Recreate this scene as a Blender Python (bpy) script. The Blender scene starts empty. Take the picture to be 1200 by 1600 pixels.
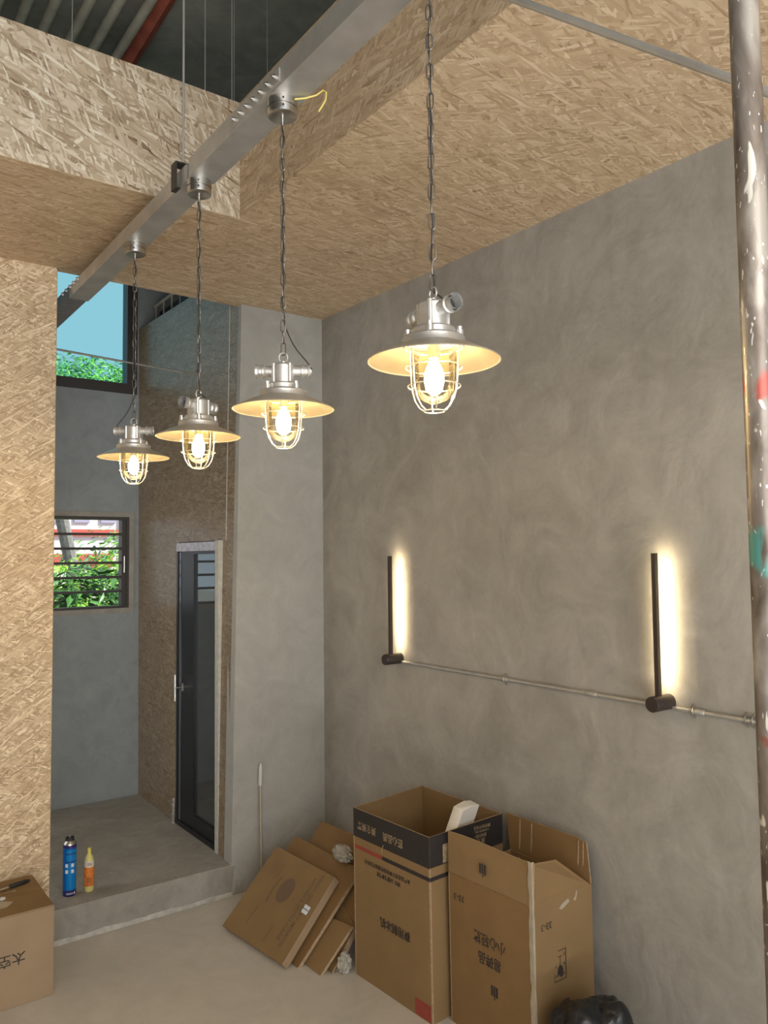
import bpy, bmesh, math, random
from mathutils import Vector, Matrix, noise
random.seed(7)
sc = bpy.context.scene
COL = sc.collection
PI = math.pi

# ------------------------------------------------------------------ camera
YAW, PITCH, ROLL, FPX = math.radians(36.262), math.radians(3.203), math.radians(-0.616), 1231.0
fw = Vector((math.sin(YAW)*math.cos(PITCH), math.cos(YAW)*math.cos(PITCH), math.sin(PITCH)))
rt = Vector((math.cos(YAW), -math.sin(YAW), 0)); up = rt.cross(fw)
r2 = rt*math.cos(ROLL) + up*math.sin(ROLL); u2 = -rt*math.sin(ROLL) + up*math.cos(ROLL)
cam = bpy.data.cameras.new('camera'); cam_o = bpy.data.objects.new('camera', cam); COL.objects.link(cam_o)
mw = Matrix((r2, u2, -fw)).transposed().to_4x4(); mw.translation = (0, 0, 1.9); cam_o.matrix_world = mw
cam.sensor_fit = 'VERTICAL'; cam.sensor_height = 36.0; cam.lens = FPX/1600*36.0; cam.clip_start = 0.05
sc.camera = cam_o
sc.view_settings.view_transform = 'Standard'; sc.view_settings.look = 'None'
sc.view_settings.exposure = 0.9; sc.view_settings.gamma = 1.0; sc.view_settings.use_curve_mapping = False

# ------------------------------------------------------------------ sky, sun, shopfront daylight
w = bpy.data.worlds.new('world'); sc.world = w; w.use_nodes = True
w.node_tree.nodes['Background'].inputs[0].default_value = (0.76, 0.88, 1.0, 1)
w.node_tree.nodes['Background'].inputs[1].default_value = 0.55
def light(name, kind, loc, rot, energy, color, **kw):
    l = bpy.data.lights.new(name, kind); l.energy = energy; l.color = color
    for k, v in kw.items(): setattr(l, k, v)
    o = bpy.data.objects.new(name, l); COL.objects.link(o); o.location = loc; o.rotation_euler = rot
    return o
light('sun', 'SUN', (8, 6, 10), (math.radians(25), math.radians(42), 0), 4.5, (1, .96, .88), angle=.02)
# daylight through the open shopfront behind the camera
light('shopfront_daylight', 'AREA', (-0.6, -2.3, 2.6), (math.radians(92), 0, 0), 58, (1.0, .965, .92),
      shape='RECTANGLE', size=3.4, size_y=1.8)
# added area light near the floor, aimed up to brighten the ceiling
light('ceiling_fill', 'AREA', (.5, -1.3, .05), (math.radians(164), 0, math.radians(-12)), 108, (1.0, .965, .91),
      shape='RECTANGLE', size=3.6, size_y=1.4)
# added area light hidden behind the strand board partition, brightens alcove and door wall
light('alcove_fill', 'AREA', (.02, 5.0, 1.7), (math.radians(90), 0, math.radians(-90)), 7.0, (1.0, .96, .90),
      shape='RECTANGLE', size=1.2, size_y=2.4)
BULB_L, LED_L = 88.0, 58.0

# ------------------------------------------------------------------ materials
def newmat(name):
    m = bpy.data.materials.new(name); m.use_nodes = True
    nt = m.node_tree; b = nt.nodes['Principled BSDF']
    return m, nt, b
def N(nt, t, **kw):
    n = nt.nodes.new(t)
    for k, v in kw.items():
        if hasattr(n, k) and not k.startswith('i_'): setattr(n, k, v)
    return n
def plain(name, col, rough=.6, metal=0.0, var=0.0, scale=20, bump=0.0, bscale=80, emis=None, stre=0, spec=None):
    m, nt, b = newmat(name)
    b.inputs['Base Color'].default_value = (*col, 1); b.inputs['Roughness'].default_value = rough; b.inputs['Metallic'].default_value = metal
    if spec is not None: b.inputs['Specular IOR Level'].default_value = spec
    tc = N(nt, 'ShaderNodeTexCoord')
    if var:
        n = N(nt, 'ShaderNodeTexNoise'); n.inputs['Scale'].default_value = scale; n.inputs['Detail'].default_value = 6
        nt.links.new(tc.outputs['Object'], n.inputs['Vector'])
        r = N(nt, 'ShaderNodeValToRGB')
        r.color_ramp.elements[0].position = .3; r.color_ramp.elements[1].position = .7
        r.color_ramp.elements[0].color = (*[c*(1-var) for c in col], 1); r.color_ramp.elements[1].color = (*[min(1, c*(1+var)) for c in col], 1)
        nt.links.new(n.outputs['Fac'], r.inputs['Fac']); nt.links.new(r.outputs['Color'], b.inputs['Base Color'])
    if bump:
        n2 = N(nt, 'ShaderNodeTexNoise'); n2.inputs['Scale'].default_value = bscale; n2.inputs['Detail'].default_value = 5
        nt.links.new(tc.outputs['Object'], n2.inputs['Vector'])
        bp = N(nt, 'ShaderNodeBump'); bp.inputs['Strength'].default_value = bump; bp.inputs['Distance'].default_value = .005
        nt.links.new(n2.outputs['Fac'], bp.inputs['Height']); nt.links.new(bp.outputs['Normal'], b.inputs['Normal'])
    if emis:
        b.inputs['Emission Color'].default_value = (*emis, 1); b.inputs['Emission Strength'].default_value = stre
    return m
def L(nt, a, b): nt.links.new(a, b)
def math_n(nt, op, a, b=None, clamp=False):
    n = N(nt, 'ShaderNodeMath'); n.operation = op; n.use_clamp = clamp
    for i, v in enumerate((a, b)):
        if v is None: continue
        if isinstance(v, (int, float)): n.inputs[i].default_value = v
        else: L(nt, v, n.inputs[i])
    return n.outputs[0]
def mixc(nt, f, a, b, blend='MIX'):
    n = N(nt, 'ShaderNodeMix'); n.data_type = 'RGBA'; n.blend_type = blend
    for i, v in ((0, f), (6, a), (7, b)):
        if isinstance(v, (int, float)): n.inputs[i].default_value = v
        elif isinstance(v, tuple): n.inputs[i].default_value = (*v, 1)
        else: L(nt, v, n.inputs[i])
    return n.outputs[2]
def ramp(nt, f, stops):
    r = N(nt, 'ShaderNodeValToRGB'); e = r.color_ramp.elements
    while len(e) < len(stops): e.new(.5)
    for i, (p, c) in enumerate(stops):
        e[i].position = p; e[i].color = (*c, 1) if len(c) == 3 else c
    L(nt, f, r.inputs['Fac']); return r.outputs['Color']

def osb(name, tint=(1, 1, 1), contrast=1.0, rough=.55, bumpk=.35, spec=.4, bias=0.0, turn=0.0, size=1.0):
    """oriented strand board: overlapping layers of stretched flakes, each layer at its own angle, in UV metres"""
    m, nt, b = newmat(name)
    uv = N(nt, 'ShaderNodeUVMap')
    nz = N(nt, 'ShaderNodeTexNoise'); nz.inputs['Scale'].default_value = 26; nz.inputs['Detail'].default_value = 3; L(nt, uv.outputs[0], nz.inputs['Vector'])
    wv = N(nt, 'ShaderNodeVectorMath'); wv.operation = 'MULTIPLY_ADD'
    L(nt, nz.outputs['Color'], wv.inputs[0]); wv.inputs[1].default_value = (.010, .010, 0); L(nt, uv.outputs[0], wv.inputs[2])
    acc = None
    #        angle, length-freq, width-freq, presence
    lay = ((.10, 10, 60, 1.0), (-.55, 12, 66, .42), (.62, 11, 58, .42), (1.25, 15, 70, .28), (-.22, 8, 40, .30), (-1.05, 13, 85, .26), (.32, 18, 120, .34), (-.75, 26, 170, .26), (.05, 12, 130, .22))
    for k, (ang, fl, fwd, pres) in enumerate(lay):
        mp = N(nt, 'ShaderNodeMapping'); mp.vector_type = 'TEXTURE'; L(nt, wv.outputs[0], mp.inputs['Vector'])
        mp.inputs['Location'].default_value = (.37*k, .61*k, 0); mp.inputs['Rotation'].default_value = (0, 0, ang+turn)
        st = N(nt, 'ShaderNodeVectorMath'); st.operation = 'MULTIPLY'; L(nt, mp.outputs[0], st.inputs[0]); st.inputs[1].default_value = (fl/size, fwd/size, 1)
        v2 = N(nt, 'ShaderNodeTexVoronoi'); v2.voronoi_dimensions = '2D'; v2.inputs['Scale'].default_value = 1.0; v2.inputs['Randomness'].default_value = 1.0; L(nt, st.outputs[0], v2.inputs['Vector'])
        s2 = N(nt, 'ShaderNodeSeparateColor'); L(nt, v2.outputs['Color'], s2.inputs[0])
        st3 = N(nt, 'ShaderNodeVectorMath'); st3.operation = 'MULTIPLY'; L(nt, mp.outputs[0], st3.inputs[0]); st3.inputs[1].default_value = (18, 260, 1)
        gr = N(nt, 'ShaderNodeTexNoise'); gr.noise_dimensions = '2D'; gr.inputs['Scale'].default_value = 1.0; gr.inputs['Detail'].default_value = 1; L(nt, st3.outputs[0], gr.inputs['Vector'])
        val = math_n(nt, 'ADD', math_n(nt, 'MULTIPLY', s2.outputs[0], .82), math_n(nt, 'MULTIPLY', gr.outputs['Fac'], .24))
        if acc is None: acc = val
        else:
            sel = math_n(nt, 'GREATER_THAN', s2.outputs[1], 1-pres)
            mx = N(nt, 'ShaderNodeMix'); mx.data_type = 'FLOAT'; L(nt, sel, mx.inputs[0]); L(nt, acc, mx.inputs[2]); L(nt, val, mx.inputs[3]); acc = mx.outputs[0]
    v = math_n(nt, 'ADD', acc, bias)
    mid = Vector((.51, .39, .265))
    def c(t):
        q = mid + (Vector(t)-mid)*contrast
        return tuple(max(0, q[i]*tint[i]) for i in range(3))
    col = ramp(nt, v, [(.08, c((.20, .12, .07))), (.16, c((.37, .265, .17))), (.40, c((.47, .355, .235))), (.62, c((.545, .42, .29))), (.84, c((.64, .52, .38))), (1.0, c((.79, .69, .55)))])
    L(nt, col, b.inputs['Base Color'])
    b.inputs['Roughness'].default_value = rough; b.inputs['Specular IOR Level'].default_value = spec
    bp = N(nt, 'ShaderNodeBump'); bp.inputs['Strength'].default_value = bumpk; bp.inputs['Distance'].default_value = .003
    L(nt, v, bp.inputs['Height']); L(nt, bp.outputs['Normal'], b.inputs['Normal'])
    return m

def concrete(name, c0, c1, c2, scale=1.0, bumpk=.35, rough=.75, trowel=True, spec=.3):
    m, nt, b = newmat(name)
    tc = N(nt, 'ShaderNodeTexCoord'); o = tc.outputs['Object']
    def noi(s, d=6, dist=0.0, r=.55):
        n = N(nt, 'ShaderNodeTexNoise'); n.inputs['Scale'].default_value = s*scale; n.inputs['Detail'].default_value = d
        n.inputs['Distortion'].default_value = dist; n.inputs['Roughness'].default_value = r; L(nt, o, n.inputs['Vector']); return n.outputs['Fac']
    a = noi(1.3, 5, .8); f = noi(5, 8, 1.6, .62); g = noi(60, 4)
    v = math_n(nt, 'ADD', math_n(nt, 'MULTIPLY', a, .5), math_n(nt, 'MULTIPLY', f, .5))
    v = math_n(nt, 'ADD', v, math_n(nt, 'MULTIPLY', math_n(nt, 'SUBTRACT', g, .5), .12))
    L(nt, ramp(nt, v, [(.33, c0), (.5, c1), (.66, c2)]), b.inputs['Base Color'])
    b.inputs['Roughness'].default_value = rough; b.inputs['Specular IOR Level'].default_value = spec
    h = math_n(nt, 'ADD', math_n(nt, 'MULTIPLY', f, 1.0), math_n(nt, 'MULTIPLY', g, .10))
    if trowel:   # curved trowel ridges
        mp = N(nt, 'ShaderNodeMapping'); L(nt, o, mp.inputs['Vector']); mp.inputs['Scale'].default_value = (1, 1.3, .8); mp.inputs['Rotation'].default_value = (.7, 0, 0)
        v3 = N(nt, 'ShaderNodeTexVoronoi'); v3.feature = 'SMOOTH_F1'; v3.inputs['Scale'].default_value = 3.2; v3.inputs['Smoothness'].default_value = .3
        nn = N(nt, 'ShaderNodeTexNoise'); nn.inputs['Scale'].default_value = 2.4; nn.inputs['Detail'].default_value = 4; L(nt, mp.outputs[0], nn.inputs['Vector'])
        mm = N(nt, 'ShaderNodeVectorMath'); mm.operation = 'MULTIPLY_ADD'; L(nt, nn.outputs['Color'], mm.inputs[0]); mm.inputs[1].default_value = (.9, .9, .9); L(nt, mp.outputs[0], mm.inputs[2])
        L(nt, mm.outputs[0], v3.inputs['Vector'])
        h = math_n(nt, 'ADD', h, math_n(nt, 'MULTIPLY', v3.outputs['Distance'], 1.3))
    bp = N(nt, 'ShaderNodeBump'); bp.inputs['Strength'].default_value = bumpk; bp.inputs['Distance'].default_value = .02
    L(nt, h, bp.inputs['Height']); L(nt, bp.outputs['Normal'], b.inputs['Normal'])
    return m

def clearglass(name, tint=(1, 1, 1), refl=1.0, rough=0.0):
    m, nt, b = newmat(name); nt.nodes.remove(b)
    out = [n for n in nt.nodes if n.type == 'OUTPUT_MATERIAL'][0]
    t = N(nt, 'ShaderNodeBsdfTransparent'); t.inputs[0].default_value = (*tint, 1)
    g = N(nt, 'ShaderNodeBsdfGlossy'); g.inputs['Roughness'].default_value = rough
    fr = N(nt, 'ShaderNodeFresnel'); fr.inputs[0].default_value = 1.45
    mx = N(nt, 'ShaderNodeMixShader'); L(nt, math_n(nt, 'MULTIPLY', fr.outputs[0], refl), mx.inputs[0]); L(nt, t.outputs[0], mx.inputs[1]); L(nt, g.outputs[0], mx.inputs[2])
    L(nt, mx.outputs[0], out.inputs['Surface']); return m

M_OSB = osb('osb_board', tint=(1.03, 1.09, 1.14), contrast=1.15, turn=-.45, size=1.3)
M_OSBC = osb('osb_ceiling', tint=(1.06, 1.04, .99), contrast=.66, spec=.25, size=1.25)
M_OSBW = osb('osb_wall', tint=(1.12, 1.10, 1.02), contrast=1.0, bias=.03, turn=.5, size=.85)
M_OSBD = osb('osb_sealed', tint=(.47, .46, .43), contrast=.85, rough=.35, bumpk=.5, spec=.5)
M_EDGE = plain('osb_edge', (.42, .31, .17), .8, var=.25, scale=60)
M_WALL = concrete('plaster_wall', (.255, .243, .215), (.33, .315, .285), (.40, .38, .345), scale=.7, bumpk=.22)
M_PANEL = concrete('plaster_panel', (.33, .325, .30), (.38, .375, .35), (.44, .435, .405), bumpk=.15)
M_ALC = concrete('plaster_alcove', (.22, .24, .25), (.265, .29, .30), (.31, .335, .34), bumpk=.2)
M_FLOOR = concrete('screed_floor', (.50, .485, .45), (.56, .545, .505), (.62, .60, .56), scale=.9, bumpk=.08, trowel=False, rough=.7)
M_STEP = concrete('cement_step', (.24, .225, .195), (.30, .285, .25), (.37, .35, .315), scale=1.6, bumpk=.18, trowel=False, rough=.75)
M_MORTAR = plain('mortar', (.44, .43, .40), .85, var=.2, scale=25, bump=.4)
M_SLAB = concrete('slab_upper', (.20, .205, .18), (.27, .275, .24), (.34, .345, .30), bumpk=.2, trowel=False)
M_GALV = plain('galvanised_steel', (.56, .55, .53), .48, .75, var=.12, scale=9, bump=.05, bscale=200)
M_PRIMER = plain('grey_primer', (.16, .16, .16), .55, .2, var=.15)
M_DARKM = plain('dark_steel', (.06, .058, .055), .5, .6)
M_CHAIN = plain('chain_steel', (.22, .20, .18), .4, .85)
M_SATIN = plain('satin_nickel', (.55, .54, .52), .28, 1.0)
M_CAST = plain('cast_aluminium', (.66, .655, .64), .38, .75, var=.08, scale=40, bump=.08, bscale=150)
M_SHADE = plain('shade_aluminium', (.60, .56, .49), .42, .7, var=.12, scale=14)
M_SHADEIN = plain('shade_inner_darkened', (.26, .225, .17), .5, .4, var=.18, scale=10)  # shade metal toned darker inside so the bulb's light reads dimmer
M_WIRE = plain('guard_wire', (.66, .63, .56), .35, .6)
M_RUB = plain('black_rubber', (.02, .02, .02), .55)
M_BLKM = plain('black_painted_metal', (.045, .035, .03), .42, .3)
M_ALU = plain('black_aluminium', (.018, .02, .024), .35, .3)
M_BRONZE = plain('window_frame_dark', (.05, .045, .042), .45, .3)
M_FILM = plain('protective_film', (.42, .40, .43), .25, .3, var=.3, scale=30, bump=.4, bscale=60)
M_WHITE = plain('white_trim', (.50, .49, .44), .7, var=.12, scale=30)
M_JAR = clearglass('jar_glass', (1.0, .97, .88), .9)
M_GLASS = clearglass('window_glass', (.97, .99, .985), .7)
M_TINT = clearglass('cyan_window_glass', (.60, .83, .85), .8)
M_DOORG = plain('door_glass', (.16, .175, .18), .03, .75, spec=.8)
def bulbmat():
    m, nt, b = newmat('bulb_glow'); b.inputs['Base Color'].default_value = (1, .8, .5, 1)
    b.inputs['Emission Color'].default_value = (1, .74, .38, 1); b.inputs['Emission Strength'].default_value = BULB_L; return m
M_BULB = bulbmat()
M_LED = plain('led_diffuser', (1, .9, .7), .5, emis=(1, .80, .50), stre=LED_L)
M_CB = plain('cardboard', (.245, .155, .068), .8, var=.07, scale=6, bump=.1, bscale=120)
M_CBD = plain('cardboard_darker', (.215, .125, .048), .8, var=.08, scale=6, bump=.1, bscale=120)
M_CBE = plain('cardboard_edge', (.40, .29, .18), .85, var=.2, scale=80)
M_CBP = plain('cardboard_pale', (.33, .235, .145), .8, var=.07, scale=6, bump=.1, bscale=120)
M_INK = plain('black_ink', (.035, .028, .024), .7)
M_INKS = plain('worn_ink', (.16, .105, .065), .8)
M_BAND = plain('black_print', (.028, .025, .025), .5, var=.15, scale=40)
M_REDP = plain('red_print', (.30, .055, .035), .6, var=.12, scale=40)
M_TAN = plain('unprinted_tan', (.33, .25, .15), .7, var=.3, scale=70)
M_TAPE = plain('packing_tape', (.42, .36, .27), .25, var=.1)
M_FOAM = plain('polystyrene', (.80, .77, .70), .8, bump=.3, bscale=150)
M_BAG = plain('black_plastic_bag', (.012, .013, .016), .3, bump=.5, bscale=30)
M_PAPER = plain('grey_packing_film', (.40, .38, .33), .45, var=.2, scale=20, bump=.4, bscale=30)
M_PVC = plain('cream_pvc', (.42, .39, .31), .45, var=.15, scale=12)
M_REDB = plain('red_primer', (.40, .10, .06), .6, var=.25, scale=10)
M_LEAF = [plain('leaf_bright', (.25, .52, .04), .45, var=.35, scale=5), plain('leaf_mid', (.05, .17, .03), .4, var=.4, scale=5), plain('leaf_blue', (.14, .34, .16), .4, var=.35, scale=4)]
M_BARK = plain('grey_bark', (.20, .19, .18), .85, var=.25, bump=.4)
M_FACADE = plain('pale_facade', (.80, .72, .74), .7)
M_PINK = plain('red_facade_band', (.55, .10, .08), .6)
M_LILAC = plain('lilac_panel', (.38, .34, .48), .6)
M_GROUND = plain('outdoor_ground', (.22, .21, .19), .9, var=.2, scale=3)

def polemat():
    m, nt, b = newmat('paint_splashed_steel')
    tc = N(nt, 'ShaderNodeTexCoord'); mp = N(nt, 'ShaderNodeMapping'); L(nt, tc.outputs['Object'], mp.inputs['Vector'])
    mp.inputs['Scale'].default_value = (1, 1, .32)
    def noi(s, off, d=4, dist=.4):
        q = N(nt, 'ShaderNodeMapping'); L(nt, mp.outputs[0], q.inputs['Vector']); q.inputs['Location'].default_value = off
        n = N(nt, 'ShaderNodeTexNoise'); n.inputs['Scale'].default_value = s; n.inputs['Detail'].default_value = d; n.inputs['Distortion'].default_value = dist
        L(nt, q.outputs[0], n.inputs['Vector']); return n.outputs['Fac']
    base = ramp(nt, noi(20, (0, 0, 0)), [(.34, (.10, .08, .065)), (.44, (.20, .17, .145)), (.54, (.27, .24, .215)), (.64, (.44, .41, .37))])
    wsp = ramp(nt, noi(26, (4, 2, 1), 3), [(.615, (0, 0, 0)), (.63, (1, 1, 1))])
    dots = ramp(nt, noi(150, (1, 2, 8), 1), [(.68, (0, 0, 0)), (.70, (1, 1, 1))])
    c = mixc(nt, wsp, base, (.78, .76, .70)); c = mixc(nt, dots, c, (.80, .79, .75))
    sep = N(nt, 'ShaderNodeSeparateXYZ'); L(nt, tc.outputs['Object'], sep.inputs[0]); z = sep.outputs[2]
    n3 = noi(30, (9, 9, 3))
    for (z0, hw, cc) in ((2.175, .035, (.42, .10, .08)), (1.90, .05, (.10, .32, .29)), (1.58, .03, (.30, .12, .09))):
        d = math_n(nt, 'ABSOLUTE', math_n(nt, 'SUBTRACT', z, z0))
        d = math_n(nt, 'ADD', math_n(nt, 'DIVIDE', d, hw), math_n(nt, 'MULTIPLY', n3, 1.3))
        f = ramp(nt, math_n(nt, 'MULTIPLY', d, .5), [(.60, (1, 1, 1)), (.72, (0, 0, 0))])
        f = mixc(nt, 1.0, f, ramp(nt, noi(34, (z0*3, 1, 5)), [(.46, (0, 0, 0)), (.56, (1, 1, 1))]), 'MULTIPLY')
        c = mixc(nt, f, c, cc)
    L(nt, c, b.inputs['Base Color']); b.inputs['Metallic'].default_value = .35; b.inputs['Roughness'].default_value = .36
    bp = N(nt, 'ShaderNodeBump'); bp.inputs['Strength'].default_value = .3; bp.inputs['Distance'].default_value = .002
    L(nt, n3, bp.inputs['Height']); L(nt, bp.outputs['Normal'], b.inputs['Normal']); return m
M_POLE = polemat()

# ------------------------------------------------------------------ mesh helpers
def V(*a): return Vector(a)
def box(bm, lo, hi, mi=0):
    x0, y0, z0 = lo; x1, y1, z1 = hi
    vs = [bm.verts.new(p) for p in ((x0,y0,z0),(x1,y0,z0),(x1,y1,z0),(x0,y1,z0),(x0,y0,z1),(x1,y0,z1),(x1,y1,z1),(x0,y1,z1))]
    for f in ((0,3,2,1),(4,5,6,7),(0,1,5,4),(1,2,6,5),(2,3,7,6),(3,0,4,7)):
        bm.faces.new([vs[i] for i in f]).material_index = mi
    return vs
def slab(bm, pts, d, mi=0, emi=None, n=1):
    """plate from polygon pts, thickened by vector d"""
    d = Vector(d); a = [bm.verts.new(p) for p in pts]; b = [bm.verts.new(Vector(p)+d) for p in pts]
    k = len(pts)
    bm.faces.new(a).material_index = mi; bm.faces.new(b[::-1]).material_index = mi
    for i in range(k):
        bm.faces.new((a[i], b[i], b[(i+1) % k], a[(i+1) % k])).material_index = mi if emi is None else emi
def frame_of(d):
    d = d.normalized(); a = V(0, 0, 1) if abs(d.z) < .95 else V(1, 0, 0)
    x = d.cross(a).normalized(); return x, d.cross(x).normalized()
def tube(bm, pts, r, seg=8, closed=False, caps=True, mi=0):
    pts = [Vector(p) for p in pts]; n = len(pts); rings = []
    x = None
    for i, p in enumerate(pts):
        if closed: d = pts[(i+1) % n]-pts[i-1]
        else: d = pts[min(i+1, n-1)]-pts[max(i-1, 0)]
        d.normalize()
        if x is None: x, y = frame_of(d)
        else:
            x = (x - d*x.dot(d)).normalized(); y = d.cross(x)
        rr = r[i] if isinstance(r, (list, tuple)) else r
        rings.append([bm.verts.new(p+(x*math.cos(t)+y*math.sin(t))*rr) for t in [2*PI*k/seg for k in range(seg)]])
    m = n if closed else n-1
    for i in range(m):
        A, B = rings[i], rings[(i+1) % n]
        for k in range(seg):
            f = bm.faces.new((A[k], A[(k+1) % seg], B[(k+1) % seg], B[k])); f.smooth = True; f.material_index = mi
    if caps and not closed:
        bm.faces.new(rings[0][::-1]).material_index = mi; bm.faces.new(rings[-1]).material_index = mi
def cyl(bm, a, b, r, seg=24, mi=0, r2=None): tube(bm, [a, b], [r, r if r2 is None else r2], seg, mi=mi)
def lathe(bm, prof, seg=40, c=(0, 0, 0), mi=0, matfn=None, closed=False):
    c = Vector(c); rings = []
    for (r, z) in prof:
        rings.append([bm.verts.new(c+V(max(r, 1e-5)*math.cos(2*PI*k/seg), max(r, 1e-5)*math.sin(2*PI*k/seg), z)) for k in range(seg)])
    m = len(prof) if closed else len(prof)-1
    for i in range(m):
        A, B = rings[i], rings[(i+1) % len(prof)]
        for k in range(seg):
            f = bm.faces.new((A[k], A[(k+1) % seg], B[(k+1) % seg], B[k])); f.smooth = True
            f.material_index = matfn(i) if matfn else mi
def uvbox(bm):
    l = bm.loops.layers.uv.verify()
    for f in bm.faces:
        n = f.normal; ax = max(range(3), key=lambda i: abs(n[i]))
        for lp in f.loops:
            c = lp.vert.co
            lp[l].uv = ((c.y, c.z), (c.x, c.z), (c.x, c.y))[ax]
TOP = []
def obj(name, bm, mats, parent=None, base=None, sharp=35, doubles=True):
    """verts are given in world coordinates (parents must be unrotated when built)"""
    if doubles: bmesh.ops.remove_doubles(bm, verts=bm.verts, dist=1e-6)
    bmesh.ops.recalc_face_normals(bm, faces=bm.faces); bm.normal_update(); uvbox(bm)
    off = V(0, 0, 0)
    if parent:
        p = parent
        while p: off += p.location; p = p.parent
        loc = V(0, 0, 0)
    else:
        xs = [v.co for v in bm.verts]
        lo = V(*[min(c[i] for c in xs) for i in range(3)]); hi = V(*[max(c[i] for c in xs) for i in range(3)])
        loc = V((lo.x+hi.x)/2, (lo.y+hi.y)/2, lo.z) if base is None else Vector(base); off = loc
    if off.length: bmesh.ops.translate(bm, verts=bm.verts, vec=-off)
    me = bpy.data.meshes.new(name); bm.to_mesh(me); bm.free()
    for m in (mats if isinstance(mats, (list, tuple)) else [mats]): me.materials.append(m)
    try: me.set_sharp_from_angle(angle=math.radians(sharp))
    except Exception: pass
    o = bpy.data.objects.new(name, me); COL.objects.link(o); o.location = loc
    if parent: o.parent = parent
    return o
def tag(o, label, cat, group=None, kind=None):
    o['label'] = label; o['category'] = cat
    if group: o['group'] = group
    if kind: o['kind'] = kind
    return o
def thing(name, label, cat, loc, group=None):
    o = bpy.data.objects.new(name, None); o.empty_display_size = .1; COL.objects.link(o); o.location = loc
    return tag(o, label, cat, group)
def struct(name, bm, mats, label, cat, parent=None):
    o = obj(name, bm, mats, parent)
    if not parent: tag(o, label, cat, kind='structure')
    return o
def B(): return bmesh.new()
def boxes(*bs):
    bm = B()
    for lo, hi in bs: box(bm, lo, hi)
    return bm
def textmesh(bm, s, origin, xd, yd, size, depth=.0004, align='CENTER', bold=0.0, sx=1.0, mi=0):
    cu = bpy.data.curves.new('txt', 'FONT'); cu.body = s; cu.size = size; cu.align_x = align; cu.align_y = 'CENTER'; cu.offset = bold
    cu.resolution_u = 2
    o = bpy.data.objects.new('txt', cu); COL.objects.link(o); bpy.context.view_layer.update()
    me = bpy.data.meshes.new_from_object(o.evaluated_get(bpy.context.evaluated_depsgraph_get()))
    bpy.data.objects.remove(o); bpy.data.curves.remove(cu)
    xd = Vector(xd).normalized(); yd = Vector(yd).normalized(); n = xd.cross(yd)
    mt = Matrix((xd*sx, yd, n)).transposed().to_4x4(); mt.translation = Vector(origin)+n*depth
    k0 = len(bm.faces); me.transform(mt); bm.from_mesh(me); bm.faces.ensure_lookup_table()
    for f in bm.faces[k0:]: f.material_index = mi
    bpy.data.meshes.remove(me)
def flat(bm, o, xd, yd, w, h, depth=.0003, t=.0002, mi=0):
    """thin printed rectangle, corner o, sizes w,h along xd,yd"""
    o = Vector(o); xd = Vector(xd).normalized(); yd = Vector(yd).normalized(); n = xd.cross(yd)
    p = [o, o+xd*w, o+xd*w+yd*h, o+yd*h]
    f = bm.faces.new([bm.verts.new(q+n*depth) for q in p]); f.material_index = mi

# ------------------------------------------------------------------ the setting
XR, YB, ZC, YF = 2.60, 4.19, 3.397, 5.85
def zceil(x, y):       # the right edge of the ceiling sags slightly towards the front
    return ZC - max(0, (YB-y))*.0117*max(0, min(1, (x-1.515)/(XR-1.515)))
bm = B(); box(bm, (-2.6, -2.6, -.12), (XR, YB, 0)); struct('floor', bm, M_FLOOR, 'pale dusty cement screed floor', 'floor')
bm = B()
# raised slab of the alcove with a worn, chipped front edge
nx = 60; y0 = YB
for i in range(nx):
    xa, xb = -.05 + i*(2.05-(-.05))/nx, -.05 + (i+1)*(2.05-(-.05))/nx
    def prof(x):
        e = .006+.010*max(0, noise.noise(V(x*14, 3, 1)))+.012*max(0, noise.noise(V(x*37, 8, 1))-.2)
        return [(y0+.004*noise.noise(V(x*9, 0, 0)), 0), (y0+.004*noise.noise(V(x*9, 5, 0)), .169-e*1.3), (y0+e, .169-.001), (y0+.06, .169), (YF, .169)]
    pa, pb = prof(xa), prof(xb)
    for k in range(len(pa)-1):
        bm.faces.new([bm.verts.new(q) for q in ((xa, *pa[k]), (xb, *pb[k]), (xb, *pb[k+1]), (xa, *pa[k+1]))])
box(bm, (-.05, y0+.03, 0), (2.05, YF, .12))
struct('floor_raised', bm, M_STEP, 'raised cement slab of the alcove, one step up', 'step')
bm = B()
for i in range(50):
    xa, xb = .90+i*1.08/50, .90+(i+1)*1.08/50
    wf = lambda x: .011+.012*noise.noise(V(x*8, 1, 2))+.006*noise.noise(V(x*40, 1, 2))
    bm.faces.new([bm.verts.new(q) for q in ((xa, YB-wf(xa), .001), (xb, YB-wf(xb), .001), (xb, YB+.002, .022+.3*wf(xb)), (xa, YB+.002, .022+.3*wf(xa)))])
struct('trim_1', bm, M_MORTAR, 'pale mortar fillet along the foot of the step', 'mortar')
bm = B(); box(bm, (XR, -2.6, -.12), (XR+.15, YF+.2, 5.1)); struct('wall_right', bm, M_WALL, 'grey-brown trowelled plaster wall with two bar lights', 'wall')
bm = B(); box(bm, (-2.75, -2.6, -.12), (-2.6, YF+.2, 5.1)); struct('wall_left', bm, M_WALL, 'plaster wall left of the room', 'wall')
# projecting plaster panel, left edge slightly out of plumb
bm = B(); slab(bm, [(1.976, YB, -.02), (XR, YB, -.02), (XR, YB, 3.46), (2.045, YB, 3.46)], (0, .1, 0))
struct('wall_back', bm, M_PANEL, 'pale grey plaster panel between door wall and right wall', 'wall')
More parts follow.
